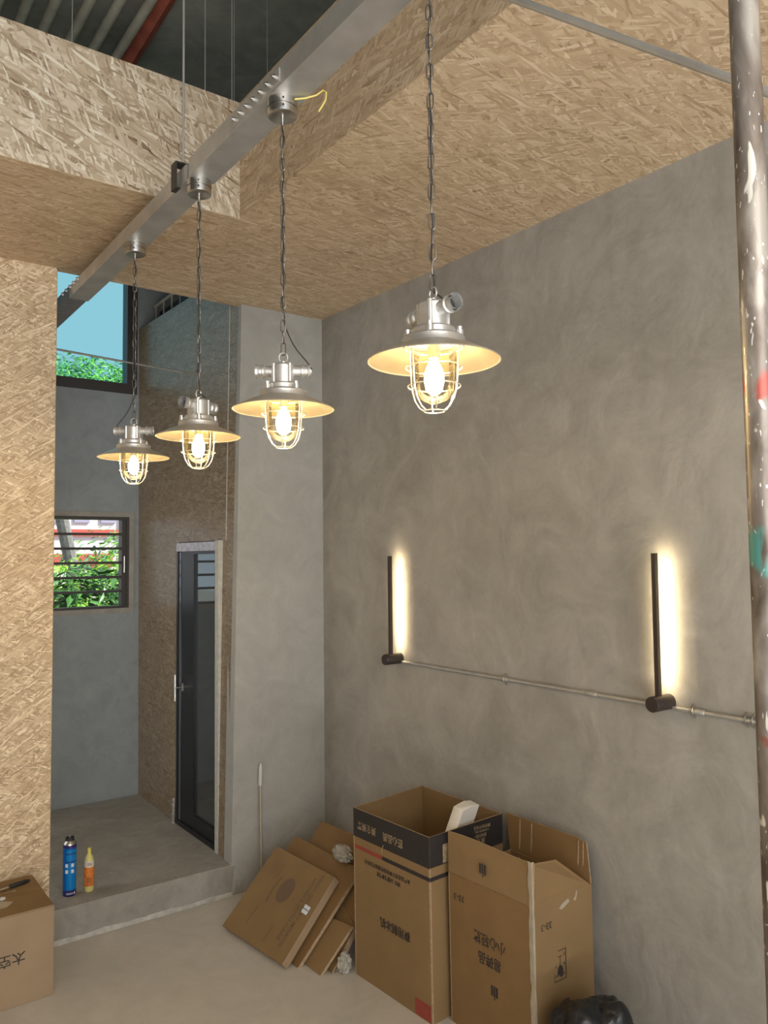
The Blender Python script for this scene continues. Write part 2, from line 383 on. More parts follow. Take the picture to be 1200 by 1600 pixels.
# OSB door wall (normal -X), opening for the door
def xd_(y, z):
    t = (y-YB)/(YF-YB); return (1.978+(2.045-1.978)*z/3.4)*(1-t)+(2.018-.018*z/3.7)*t
DY0, DY1, DZ0, DZ1 = 4.385, 5.065, .169, 2.005
def quadwall(bm, ya, yb, za, zb, th=.08):
    slab(bm, [(xd_(ya, za), ya, za), (xd_(yb, za), yb, za), (xd_(yb, zb), yb, zb), (xd_(ya, zb), ya, zb)], (th, 0, 0))
bm = B()
for a in ((YB+.005, DY0, .0, 3.64), (DY0, DY1, DZ1, 3.64), (DY1, YF, .0, 3.64)): quadwall(bm, *a)
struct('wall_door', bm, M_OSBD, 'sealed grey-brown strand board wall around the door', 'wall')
bm = B(); quadwall(bm, 4.335, 4.342, DZ1+.0, 3.64, -.004); struct('trim_2', bm, M_WHITE, 'thin pale joint strip above the door corner', 'trim')
# far alcove wall with two window openings
bm = B()
HW = (.55, 1.985, 3.135, 4.55); LW = (.85, 1.972, 1.505, 2.245)
for lo, hi in (((-.05, 0), (2.7, LW[2])), ((-.05, LW[2]), (LW[0], LW[3])), ((LW[1], LW[2]), (2.7, LW[3])), ((-.05, LW[3]), (2.7, HW[2])),
               ((-.05, HW[2]), (HW[0], HW[3])), ((HW[1], HW[2]), (2.7, HW[3])), ((-.05, HW[3]), (2.7, 5.1))):
    box(bm, (lo[0], YF, lo[1]), (hi[0], YF+.14, hi[1]))
box(bm, (-2.6, YF, -.1), (-.05, YF+.14, 5.1))
struct('wall_alcove', bm, M_ALC, 'cool grey plaster wall with louvre window and high window', 'wall')
bm = B(); box(bm, (-.15, YB+.03, 0), (-.05, YF, 5.1)); struct('wall_alcove_left', bm, M_ALC, 'plaster side wall of the alcove behind the strand board', 'wall')
bm = B(); box(bm, (-2.6, YB+.001, 0), (1.006, YB+.019, 3.42)); box(bm, (.96, YB+.019, 0), (.998, YB+.05, 3.42), 1)
o = struct('wall_osb', bm, [M_OSBW, M_EDGE], 'bare golden strand board partition at the left', 'wall')
bm = B(); box(bm, (1.0065, YB+.0015, .385), (1.0085, YB+.0185, 3.39)); struct('trim_3', bm, M_EDGE, 'raw cut edge of the strand board partition', 'trim')
# OSB ceiling with a rectangular opening
HX0, HX1, HY0, HY1 = -1.3, 1.515, -.6, 3.121
bm = B()
def cpl(x0, x1, y0, y1):
    pts = [(x0, y0, zceil(x0, y0)), (x1, y0, zceil(x1, y0)), (x1, y1, zceil(x1, y1)), (x0, y1, zceil(x0, y1))]
    slab(bm, pts, (0, 0, .012))
cpl(-2.6, HX1, HY1, 4.24); cpl(HX1, XR, HY1, 4.24); cpl(HX1, XR, -2.6, HY1); cpl(-2.6, HX0, -2.6, HY1); cpl(HX0, HX1, -2.6, HY0)
struct('ceiling', bm, M_OSBC, 'low strand board ceiling with a rectangular opening', 'ceiling')
bm = B(); box(bm, (HX0, HY1-.0015, ZC+.0015), (HX1+.012, HY1+.012, 3.928)); struct('trim_4', bm, M_OSB, 'strand board upstand on the far side of the ceiling opening', 'fascia')
bm = B(); box(bm, (HX1-.0015, HY0, ZC+.0015), (HX1+.012, HY1-.002, 3.928)); struct('trim_5', bm, M_OSBC, 'strand board upstand on the right side of the ceiling opening', 'fascia')
bm = B(); box(bm, (-2.75, -2.6, 5.0), (XR+.15, YF+.2, 5.15)); struct('ceiling_upper', bm, M_SLAB, 'dark raw concrete slab above the ceiling opening', 'ceiling')
bm = B(); box(bm, (-2.6, 5.6, 3.7), (.5, 5.66, 5.0)); struct('wall_upper', bm, M_SLAB, 'dark wall above the strand board ceiling', 'wall')

# high window: frame bars, tinted pane
def rectframe(bm, x0, x1, z0, z1, w, ya, yb):
    for lo, hi in (((x0, z0), (x1, z0+w)), ((x0, z1-w), (x1, z1)), ((x0, z0+w), (x0+w, z1-w)), ((x1-w, z0+w), (x1, z1-w))):
        box(bm, (lo[0], ya, lo[1]), (hi[0], yb, hi[1]))
bm = B(); rectframe(bm, HW[0], HW[1], HW[2], HW[3], .075, YF-.012, YF+.10); f = struct('window_1', bm, M_BRONZE, 'high window with dark frame and pale cyan glass', 'window')
bm = boxes(((HW[0]+.07, YF+.05, HW[2]+.07), (HW[1]-.07, YF+.056, HW[3]-.07))); obj('pane', bm, M_TINT, f)
bm = B()
for (x, z) in ((1.80, 3.245), (1.865, 3.235)): cyl(bm, (x, YF+.035, z), (x, YF+.05, z), .006, 12)
obj('glass_fixing', bm, M_RUB, f)
# lower louvre window
bm = B(); rectframe(bm, LW[0], LW[1], LW[2], LW[3], .035, YF-.006, YF+.02)
f2 = struct('window_2', bm, M_STEP, 'louvre window with five dark blades looking onto shrubs', 'window')
bm = B(); rectframe(bm, LW[0]+.03, LW[1]-.033, LW[2]+.03, LW[3]-.035, .022, YF+.0, YF+.09)
box(bm, (LW[1]-.085, YF+.01, LW[2]+.05), (LW[1]-.055, YF+.085, LW[3]-.055)); obj('window_frame', bm, M_BRONZE, f2)
zz0, zz1 = LW[2]+.052, LW[3]-.057
for k in range(1, 6):
    z = zz0+(zz1-zz0)*k/6
    bm = B(); box(bm, (LW[0]+.05, YF+.02, z-.009), (LW[1]-.08, YF+.075, z+.009)); obj('louvre_bar', bm, M_BRONZE, f2)
for k in range(6):
    z = zz0+(zz1-zz0)*(k+.5)/6; h = (zz1-zz0)/12-.008
    bm = B(); slab(bm, [(LW[0]+.05, YF+.03, z-h), (LW[1]-.08, YF+.03, z-h), (LW[1]-.08, YF+.05, z+h), (LW[0]+.05, YF+.05, z+h)], (0, .004, 0)); obj('louvre_pane', bm, M_GLASS, f2)
bm = B(); cyl(bm, (LW[1]-.07, YF-.004, 1.80), (LW[1]-.07, YF-.004, 1.92), .006, 8); obj('louvre_handle', bm, M_SATIN, f2)

# door
XD = 2.006
door = tag(obj('door_1', (lambda bm: (box(bm, (XD-.012, 4.43, .169), (XD+.05, 4.452, 1.965)), box(bm, (XD-.012, 5.035, .169), (XD+.05, 5.060, 1.965)), bm)[-1])(B()), M_ALU),
           'narrow dark glass door with black frame in the alcove', 'door', kind='structure')
bm = boxes(((XD-.014, 4.43, 1.945), (XD+.05, 5.06, 2.0))); obj('door_head', bm, M_FILM, door)
bm = boxes(((XD-.013, 4.43, .169), (XD+.05, 5.035, .20))); obj('door_sill', bm, M_ALU, door)
bm = boxes(((XD-.002, 4.795, .20), (XD+.038, 5.035, 1.945)), ((XD-.002, 4.452, .20), (XD+.038, 4.475, 1.945)), ((XD-.002, 4.475, .20), (XD+.038, 4.795, .285)), ((XD-.002, 4.475, 1.925), (XD+.038, 4.795, 1.945)))
obj('door_leaf', bm, M_ALU, door)
bm = boxes(((XD+.012, 4.473, .283), (XD+.018, 4.797, 1.927))); obj('door_pane', bm, M_DOORG, door)
bm = boxes(((XD-.006, 5.005, .205), (XD-.0025, 5.028, 1.94))); obj('door_glazing_strip', bm, plain('mirror_strip', (.10, .11, .13), .08, spec=1.2), door)
bm = B(); box(bm, (XD-.006, 4.972, 1.035), (XD-.002, 4.992, 1.085)); cyl(bm, (XD-.004, 4.98, 1.06), (XD-.055, 4.98, 1.06), .009, 12)
cyl(bm, (XD-.05, 4.98, .975), (XD-.05, 4.98, 1.145), .0085, 14); cyl(bm, (XD-.045, 4.98, 1.06), (XD-.045, 5.065, 1.06), .007, 12)
h = obj('door_handle', bm, M_SATIN, door); h['label'] = 'brushed steel pull handle'
bm = B(); box(bm, (1.985, DY0-.002, .169), (2.02, 4.43, 2.005)); j = obj('door_jamb', bm, M_WHITE, door); j['label'] = 'chalky white jamb strip'
bm = boxes(((2.35, 4.3, 0), (2.40, 5.3, 2.3))); struct('wall_closet', bm, M_SLAB, 'dark closet wall behind the door', 'wall')
# plastic film scrap at the foot of the door
bm = B(); pts = []
for i in range(13):
    z = .169+i*.0135; wv = .024*(1-i/16)
    pts.append(((1.985-.012*math.sin(i*1.3)**2, 5.075+wv, z), (1.983-.010*math.cos(i*1.7)**2, 5.07, z), (1.986, 5.067-.002*i/4, z)))
for i in range(12):
    for k in range(2): bm.faces.new([bm.verts.new(q) for q in (pts[i][k], pts[i][k+1], pts[i+1][k+1], pts[i+1][k])])
tag(obj('plastic_film', bm, M_FILM), 'torn strip of clear plastic film at the foot of the door frame', 'plastic')

# balustrade seen over the door wall
t = thing('balustrade', 'pale metal railing with dark infill above the door wall', 'railing', (2.12, 5.3, 3.64))
bm = B(); tube(bm, [(2.12, 4.7, 3.835), (2.12, 5.84, 3.835)], .012, 8); obj('handrail', bm, M_PVC, t)
for k in range(7):
    y = 4.85+k*.16; bm = B(); tube(bm, [(2.12, y, 3.64), (2.12, y, 3.83)], .008, 8); obj('baluster', bm, M_PVC, t)
bm = boxes(((2.16, 4.7, 3.64), (2.17, 5.84, 3.80))); obj('infill_panel', bm, M_DARKM, t)

# ------------------------------------------------------------------ outdoors
bm = B(); box(bm, (-20, YF+.2, -.6), (40, 60, -.5)); tag(obj('outdoor_ground', bm, M_GROUND), 'open ground outside the windows', 'ground', kind='structure')
def leafy(bm, c, s, n, sz, seed, hemi=False):
    rnd = random.Random(seed); c = Vector(c); s = Vector(s)
    for i in range(n):
        d = V(rnd.gauss(0, 1), rnd.gauss(0, 1), rnd.gauss(0, 1)).normalized()
        r = .72+.33*rnd.random()+.12*noise.noise(d*2.3+c)
        p = c+V(d.x*s.x, d.y*s.y, d.z*s.z)*r
        a = (d+V(rnd.uniform(-.8, .8), rnd.uniform(-.8, .8), rnd.uniform(-.2, .9))).normalized()
        x, y = frame_of(a); th = rnd.random()*6.3; u = x*math.cos(th)+y*math.sin(th); v = a.cross(u)
        l = sz*rnd.uniform(.6, 1.2); ww = l*.34
        q = [p-u*l*.5, p-u*l*.1+v*ww*.5-a*l*.04, p+u*l*.5-a*l*.12, p-u*l*.1-v*ww*.5-a*l*.04]
        m = bm.verts.new(p+a*l*.02); vs = [bm.verts.new(k) for k in q]
        mi = 0 if rnd.random() < .6 else 1
        for k in range(4): bm.faces.new((m, vs[k], vs[(k+1) % 4])).material_index = mi
def shrub(name, label, c, s, n, sz, seed, mats, stem=True):
    t = thing(name, label, 'shrub' if 'shrub' in name else 'tree', (c[0], c[1], -.5))
    bm = B(); leafy(bm, c, s, n, sz, seed); obj('foliage', bm, mats, t, doubles=False)
    bm = B(); rnd = random.Random(seed)
    for k in range(7 if stem else 1):
        e = Vector(c)+V(rnd.uniform(-.6, .6)*s[0], rnd.uniform(-.6, .6)*s[1], rnd.uniform(0, .6)*s[2])
        b0 = V(c[0]+rnd.uniform(-.1, .1), c[1]+rnd.uniform(-.1, .1), -.5)
        tube(bm, [b0, (b0+e)/2+V(rnd.uniform(-.1, .1), 0, .1), e], [.03, .02, .008], 6)
    obj('stem', bm, M_BARK, t); return t
shrub('leafy_shrub', 'broad-leaved dark green shrub close outside the louvre window', (2.15, 7.35, .95), (.95, .5, .85), 4200, .15, 3, [M_LEAF[1], M_LEAF[1]])
shrub('leafy_shrub', 'bright sunlit green shrub behind the dark one outside the louvre window', (2.9, 8.9, 1.05), (1.6, .8, .85), 5200, .13, 5, [M_LEAF[0], M_LEAF[0]])
shrub('leafy_shrub', 'small-leaved bluish green bush beyond the bright shrub', (4.4, 12.2, 1.2), (1.8, 1.1, 1.22), 5200, .13, 9, [M_LEAF[2], M_LEAF[0]])
shrub('street_tree', 'leafy tree crown low in the high window', (4.3, 16.5, 4.75), (3.2, 2.0, 1.15), 16000, .15, 11, [M_LEAF[0], M_LEAF[2]], False)
bm = B(); tube(bm, [(3.2, 11.1, -.5), (2.92, 11.0, 1.6), (2.62, 10.9, 2.9), (2.3, 10.8, 4.2)], [.10, .09, .08, .06], 10)
tag(obj('tree_trunk', bm, M_BARK), 'bare leaning grey trunk outside the louvre window', 'tree')
t = thing('apartment_building', 'pale facade with red bands far outside the louvre window', 'building', (9, 30, -.5))
bm = boxes(((-6, 30, -.5), (26, 36, 4.3))); obj('wall', bm, M_FACADE, t)
bm = boxes(((-6, 29.9, 2.75), (26, 30, 3.0)),); obj('red_band', bm, M_PINK, t)
bm = boxes(((-6, 29.9, 1.6), (9.3, 30, 2.1)),); obj('red_awning', bm, M_PINK, t)
for k in range(5):
    bm = boxes(((9.6+k*.7, 29.88, 1.2), (9.9+k*.7, 30, 4.0))); obj('pillar', bm, M_LILAC, t)
for k in range(8):
    bm = boxes(((2.2+k*.95, 29.93, 3.25), (2.75+k*.95, 30, 4.0))); obj('window', bm, M_LILAC, t)

# ------------------------------------------------------------------ above the ceiling: pipes, red beam, rods
for k, x in enumerate((.735, .858, .975, 1.118, 1.245, 1.375)):
    bm = B(); cyl(bm, (x*1.02, -.9, 4.85), (x*1.02, 5.55, 4.85), .027, 14)
    tag(obj('drain_pipe', bm, M_PVC), ['cream pipe under the dark slab, leftmost of the six', 'cream pipe under the dark slab, second from the left', 'cream pipe under the dark slab, third from the left',
        'cream pipe under the dark slab, third from the red beam', 'cream pipe under the dark slab, second from the red beam', 'cream pipe under the dark slab, next to the red beam'][k], 'pipe', 'cream pipes above the ceiling opening')
bm = B(); tube(bm, [(1.50, -.9, 4.93), (1.50, 3.9, 4.93), (1.50, 4.7, 4.90)], .05, 4); tag(obj('red_steel_beam', bm, M_REDB), 'red primed steel member beside the cream pipes', 'beam')
bm = B(); box(bm, (1.44, 4.66, 4.1), (1.50, 4.72, 5.0)); tag(obj('steel_post', bm, M_PRIMER), 'dark upright post behind the cream pipes', 'post')
for k, (x, y, r, lb) in enumerate(((1.36, 3.145, .0022, 'thin hanger wire behind the far upstand, left of the other three'), (1.49, 3.15, .0022, 'thin hanger wire right at the corner of the ceiling opening'),
                                   (1.62, 3.4, .0018, 'faint hanger wire just right of the corner wire'), (1.80, 3.4, .0018, 'faint hanger wire furthest right above the opening'),
                                   (.80, 3.145, .0018, 'thin hanger wire between the leftmost cream pipes'))):
    bm = B(); cyl(bm, (x, y, ZC+.013), (x, y, 5.0), r, 6); tag(obj('hanger_wire', bm, M_GALV), lb, 'wire', 'hanger wires above the ceiling')

# ------------------------------------------------------------------ the lamp beam
BX0, BX1, BZ0, BZ1 = 1.063, 1.158, 3.25, 3.318
beam = thing('steel_beam', 'long galvanised steel channel carrying the four pendant lamps', 'beam', (1.11, 2.0, BZ0))
bm = B(); slab(bm, [(BX0, -1.6, BZ0), (BX1, -1.6, BZ0), (BX1, -1.6, BZ1), (BX0, -1.6, BZ1)], (0, 4.20, 0)); obj('channel', bm, M_GALV, beam)
bm = B(); slab(bm, [(BX0, 2.625, BZ0-.004), (BX1, 2.625, BZ0-.004), (BX1, 2.625, BZ1-.01), (BX0, 2.625, BZ1-.01)], (0, 1.55, 0)); obj('channel', bm, M_GALV, beam)
bm = boxes(((BX0+.002, 4.175, BZ0+.004), (BX1-.002, 5.86, BZ1-.004))); o = obj('end_section', bm, M_PRIMER, beam); o['label'] = 'dark grey painted end section'
bm = boxes(((BX0-.004, 1.93, BZ0+.012), (BX0, 2.24, BZ0+.052))); obj('splice_plate', bm, M_GALV, beam)
for k in range(7):
    y = 1.95+k*.045; bm = B(); cyl(bm, (BX0-.004, y, BZ0+.032), (BX0-.011, y, BZ0+.032), .0075, 6); cyl(bm, (BX0-.011, y, BZ0+.032), (BX0-.017, y, BZ0+.032), .004, 8); obj('bolt', bm, M_SATIN, beam)
for k in range(5):
    y = 4.0+k*.07; bm = B(); cyl(bm, (BX0-.001, y, BZ0+.045), (BX0-.012, y, BZ0+.045), .009, 6); obj('bolt', bm, M_GALV, beam)
bm = boxes(((BX0-.018, 2.675, BZ0-.012), (BX0-.013, 2.72, BZ1+.02)), ((BX0-.013, 2.675, BZ1+.014), (BX1+.01, 2.72, BZ1+.02)), ((BX0-.013, 2.675, BZ0-.012), (BX0+.0, 2.72, BZ0-.008)))
o = obj('hanger_bracket', bm, M_DARKM, beam); o['label'] = 'dark hanger bracket'
bm = boxes(((BX0-.045, 4.85, BZ0-.01), (BX0-.040, 4.875, BZ1+.03)), ((BX0-.045, 4.85, BZ1+.025), (BX1, 4.875, BZ1+.03))); o = obj('hanger_bracket', bm, M_DARKM, beam); o['label'] = 'dark hanger bracket'
bm = B(); cyl(bm, (1.083, 2.70, BZ1+.015), (1.083, 2.70, 5.0), .0045, 8); tag(obj('threaded_rod', bm, M_GALV), 'thin steel rod holding up the beam by the second far lamp', 'rod')
bm = B(); cyl(bm, (1.09, 4.86, BZ1+.025), (1.09, 4.86, 5.0), .0045, 8); tag(obj('threaded_rod', bm, M_DARKM), 'thin dark rod holding the beam in front of the high window', 'rod')
# earth wire loop beside the third canopy
bm = B(); tube(bm, [(1.125, 1.955, 3.242), (1.15, 1.935, 3.244), (1.175, 1.915, 3.252), (1.192, 1.905, 3.268), (1.200, 1.90, 3.262), (1.198, 1.902, 3.238), (1.183, 1.915, 3.205)], .0028, 6)
wire = tag(obj('earth_wire', bm, plain('yellow_wire', (.75, .62, .18), .4)), 'short yellow wire loop poking out beside a lamp canopy', 'wire')

# ------------------------------------------------------------------ pendant lamps (built at the origin; z=0 is the shade rim)
ZR = 2.330
def make_lamp(label, head_rot, cord_side):
    t = thing('pendant_lamp', label, 'lamp', (0, 0, 0), 'caged industrial pendant lamps in a row')
    R = Matrix.Rotation(head_rot, 3, 'Z')
    def rot(p): return R @ Vector(p)
    top = 3.25-ZR
    bm = B(); lathe(bm, [(0, top-.050), (.036, top-.050), (.0435, top-.046), (.0445, top-.040), (.0445, top-.027), (.041, top-.0265), (.041, top-.0235), (.0445, top-.023), (.0445, top), (0, top)], 36)
    can = obj('canopy', bm, M_SATIN, t)
    for a in (0, 2.1, -2.1):
        for z in (top-.034, top-.012):
            d = V(math.cos(-PI/2-.45+a), math.sin(-PI/2-.45+a), 0); bm = B(); cyl(bm, d*.0435+V(0, 0, z), d*.0460+V(0, 0, z), .003, 8); obj('set_screw', bm, M_RUB, can)
    bm = B(); cyl(bm, (0, 0, top-.075), (0, 0, top-.049), .005, 12); obj('cord_grip', bm, M_SATIN, can)
    # chain
    bm = B(); z = top-.070; pitch = .034; k = 0; zend = .158
    n = int(round((z-zend)/pitch)); pitch = (z-zend)/n
    for k in range(n):
        zc = z-pitch*(k+.5); a = PI/2*(k % 2)+.35*math.sin(k*.5)+.6; hl, rr = pitch*.5+.0016, .0072
        d = V(math.cos(a), math.sin(a), 0); pts = []
        for s in (1, -1):
            for q in range(5):
                th = PI*q/4 if s > 0 else PI+PI*q/4
                pts.append(d*(rr*math.cos(th))+V(0, 0, zc+s*(hl-rr)+rr*math.sin(th)))
        tube(bm, pts, .0018, 6, closed=True)
    obj('chain', bm, M_CHAIN, t)
    # mains cord woven down the chain
    pts = []
    m = 60; tail = cord_side is not None
    zt = .158 if not tail else .26
    for i in range(m+1):
        zz = z-.005-(z-zt)*i/m; pts.append((.0035*math.sin(i*.55), .0035*math.cos(i*.5), zz))
    if tail:
        s = rot((cord_side*.083, 0, .115))
        for i in range(1, 9):
            f = i/8; pts.append((s.x*f+.0*f, s.y*f, zt*(1-f)+s.z*f-.035*math.sin(PI*f)*(1-f)))
    else:
        pts += [(.012, -.008, .145), (.02, -.016, .135)]
    bm = B(); tube(bm, pts, .0019, 6); obj('cord', bm, M_RUB, t)
    # hook ring and cast housing
    bm = B(); tube(bm, [rot((.0125*math.cos(a), 0, .150+.0145*math.sin(a))) for a in [2*PI*k/16 for k in range(16)]], .0022, 8, closed=True); obj('hook_ring', bm, M_CAST, t)
    bm = B(); lathe(bm, [(0, .138), (.009, .138), (.009, .130), (.030, .129), (.034, .124), (.034, .074), (.040, .070)], 28)
    for a in (.6, 2.2, 3.8, 5.4):
        d = rot((math.cos(a), math.sin(a), 0)); cyl(bm, d*.033+V(0, 0, .075), d*.033+V(0, 0, .128), .006, 10)
    hs = obj('housing', bm, M_CAST, t)
    bm = B(); lathe(bm, [(.036, .072), (.047, .071), (.050, .067), (.050, .056), (.053, .053), (.066, .051), (.070, .047), (.070, .034), (.072, .030)], 40); obj('collar', bm, M_CAST, t)
    for s in (1, -1):
        bm = B(); c = .110
        def pr(x0, r0, x1, r1): tube(bm, [rot((s*x0, 0, c)), rot((s*x1, 0, c))], [r0, r1], 20, caps=False)
        for q in ((.026, .0165, .050, .0155), (.050, .0155, .054, .0195), (.054, .0195, .060, .0195), (.060, .0195, .062, .0165), (.062, .0165, .070, .0165), (.070, .0165, .073, .0195), (.073, .0195, .080, .0205), (.080, .0205, .080, .015), (.080, .015, .055, .013), (.055, .013, .055, .002)): pr(*q)
        ss = obj('side_socket', bm, M_CAST, t)
        bm = B(); cyl(bm, rot((s*.056, 0, c)), rot((s*.060, 0, c)), .0128, 20); obj('socket_dark_disc', bm, M_RUB, ss)  # black disc stands in for the shade inside the hollow socket
    for k in range(4):
        a = PI/4+k*PI/2; d = rot((math.cos(a), math.sin(a), 0))*.058
        bm = B(); cyl(bm, d+V(0, 0, .048), d+V(0, 0, .064), .0085, 14); cyl(bm, d+V(0, 0, .064), d+V(0, 0, .072), .006, 6); obj('clamp_bolt', bm, M_CAST, t)
    # shade
    bm = B(); lathe(bm, [(.062, .036), (.070, .033), (.10, .0215), (.130, .007), (.1445, .0005), (.147, -.001), (.1475, -.0025), (.146, -.0035), (.1435, -.001), (.129, .0052), (.0995, .0195), (.069, .031), (.060, .034)], 64, matfn=lambda i: 1 if i >= 8 else 0)
    obj('shade', bm, [M_SHADE, M_SHADEIN], t)
    # jar
    bm = B(); prof = [(.049, .030), (.050, .01), (.050, -.04)]
    for i in range(1, 9):
        a = PI/2*i/8; prof.append((.050*math.cos(a), -.048-.050*math.sin(a)))
    lathe(bm, prof, 36); obj('glass_jar', bm, M_JAR, t)
    # bulb
    bm = B(); lathe(bm, [(.006, .004), (.010, -.004), (.017, -.016), (.0215, -.032), (.0225, -.045), (.019, -.060), (.011, -.070), (.004, -.074), (0, -.0745)], 24); blb = obj('bulb', bm, M_BULB, t)
    bm = B(); cyl(bm, (0, 0, .004), (0, 0, .033), .0135, 20); obj('bulb_socket', bm, M_SATIN, t)
    # guard
    bm = B()
    for k in range(6):
        a = head_rot+PI/6+k*PI/3; d = V(math.cos(a), math.sin(a), 0); pts = [d*.0585+V(0, 0, .030), d*.0575+V(0, 0, .0), d*.0555+V(0, 0, -.04), d*.053+V(0, 0, -.066), d*.047+V(0, 0, -.087), d*.036+V(0, 0, -.104), d*.024+V(0, 0, -.1125)]
        tube(bm, pts, .0017, 6)
    for r, zz in ((.0625, -.016), (.0585, -.058), (.024, -.1135)):
        tube(bm, [(r*math.cos(2*PI*k/40), r*math.sin(2*PI*k/40), zz) for k in range(40)], .0016, 6, closed=True)
    tube(bm, [(.064*math.cos(2*PI*k/40), .064*math.sin(2*PI*k/40), .029) for k in range(40)], .0022, 6, closed=True)
    obj('wire_guard', bm, M_WIRE, t)
    return t
for (y, rot_, side, lb) in ((1.318, -1.62, None, 'caged aluminium pendant lamp nearest the camera, hanging before the plain plaster wall'),
                            (1.998, -.62, 1, 'caged aluminium pendant lamp before the pale plaster panel, cord looping to the right socket'),
                            (2.613, .41, None, 'caged aluminium pendant lamp in front of the sealed strand board wall, second furthest'),
                            (3.296, -.62, -1, 'furthest and smallest caged pendant lamp, near the window, cord looping to the left')):
    l = make_lamp(lb, rot_, side); l.location = (1.108, y, ZR)

# ------------------------------------------------------------------ wall bar lights and their conduit
def sconce(y, label):
    t = thing('wall_light', label, 'wall light', (XR, y, 1.345), 'upright bar lights on the plaster wall')
    bm = B(); tube(bm, [(XR, y, 1.35), (XR-.106, y, 1.35), (XR-.109, y, 1.35)], [.0285, .0285, .0265], 32); obj('base', bm, M_BLKM, t)
    x = XR-.066     # slim channel, open towards the wall, diffuser recessed between its lips
    bm = boxes(((x-.0085, y-.0085, 1.372), (x-.0015, y+.0085, 1.900)), ((x-.0015, y-.0085, 1.372), (x+.0085, y-.0068, 1.900)), ((x-.0015, y+.0068, 1.372), (x+.0085, y+.0085, 1.900)),
               ((x-.0015, y-.0068, 1.893), (x+.0085, y+.0068, 1.900))); obj('rod', bm, M_BLKM, t)
    bm = boxes(((x-.0015, y-.0060, 1.40), (x+.0030, y+.0060, 1.885))); obj('led_strip', bm, M_LED, t)
    return t
sconce(3.407, 'lit upright bar light on a round dark base, the farther one near the room corner')
sconce(1.766, 'lit upright bar light on a round dark base, the nearer one beside the spattered pole')
def conduit(y0, z0, y1, z1, label):
    t = thing('conduit', label, 'conduit', (XR-.011, (y0+y1)/2, z0), 'steel conduit runs along the plaster wall')
    bm = B(); cyl(bm, (XR-.011, y0, z0), (XR-.011, y1, z1), .0075, 12); obj('tube', bm, M_GALV, t); return t
def strap(t, y, z, coupling=False):
    bm = B()
    if coupling: tube(bm, [(XR-.011, y-.03, z), (XR-.011, y-.027, z), (XR-.011, y+.027, z), (XR-.011, y+.03, z)], [.0085, .0105, .0105, .0085], 14); obj('coupling', bm, M_GALV, t)
    else:
        tube(bm, [(XR, y, z-.024), (XR-.006, y, z-.018), (XR-.018, y, z-.012), (XR-.0225, y, z), (XR-.018, y, z+.012), (XR-.006, y, z+.018), (XR, y, z+.024)], .0035, 8)
        obj('strap', bm, M_SATIN, t)
c1 = conduit(3.378, 1.334, 1.768, 1.331, 'thin steel conduit between the two bar lights'); strap(c1, 2.62, 1.333, True); strap(c1, 2.61, 1.333); strap(c1, 2.12, 1.332, True)
c2 = conduit(1.742, 1.331, -1.2, 1.325, 'thin steel conduit running right from the nearer bar light'); strap(c2, 1.66, 1.331); strap(c2, 1.645, 1.331, True); strap(c2, 1.437, 1.331); strap(c2, 1.462, 1.331)

# rod in front of the high window; tube under the ceiling; spattered pole
bm = B(); cyl(bm, (-.05, 4.662, 3.15), (2.03, 5.027, 3.15), .0065, 10); tag(obj('tie_rod', bm, M_GALV), 'thin steel rod crossing in front of the high window', 'rod')
bm = B(); cyl(bm, (1.385, 1.452, 3.395), (1.588, .599, 2.675), .0095, 14); tag(obj('steel_tube', bm, M_GALV), 'thin bright steel tube slanting down from the ceiling behind the spattered pole', 'tube')
pole = thing('scaffold_pole', 'steel pole spattered with white, red and teal paint, at right edge', 'pole', (1.285, .68, 0))
bm = B(); tube(bm, [(1.285, .68, 0), (1.276, .68, 3.39)], .0243, 40, caps=False); lathe(bm, [(0, 0), (.0243, 0)], 40, (1.285, .68, 0)); obj('tube', bm, M_POLE, pole)
bm = B(); box(bm, (1.296, .640, 2.585), (1.335, .672, 2.63)); cyl(bm, (1.312, .645, 2.57), (1.312, .645, 2.645), .006, 8)
obj('coupler', bm, M_GALV, pole)

# ------------------------------------------------------------------ broom-like extension pole
t = thing('extension_pole', 'thin extension pole with pale grip leaning against the plaster panel', 'pole', (2.115, 4.08, 0))
bm = B(); cyl(bm, (2.115, 4.08, .0), (2.149, 4.168, .605), .0058, 12); obj('shaft', bm, plain('brass_toned_metal', (.42, .37, .27), .4, .5), t)
bm = B(); tube(bm, [(2.1485, 4.167, .585), (2.149, 4.168, .60), (2.154, 4.172, .69), (2.155, 4.173, .70), (2.156, 4.174, .712)], [.010, .0115, .0115, .008, .005], 14); obj('grip', bm, plain('white_plastic', (.55, .55, .52), .5), t)

# ------------------------------------------------------------------ cardboard helpers
def panel(bm, pts, n, th=.005):
    slab(bm, pts, Vector(n)*th, 0, 1)
def cb(name, pts, n, parent, th=.005, mats=None):
    bm = B(); panel(bm, pts, n, th); return obj(name, bm, mats or [M_CB, M_CBE], parent, sharp=20)

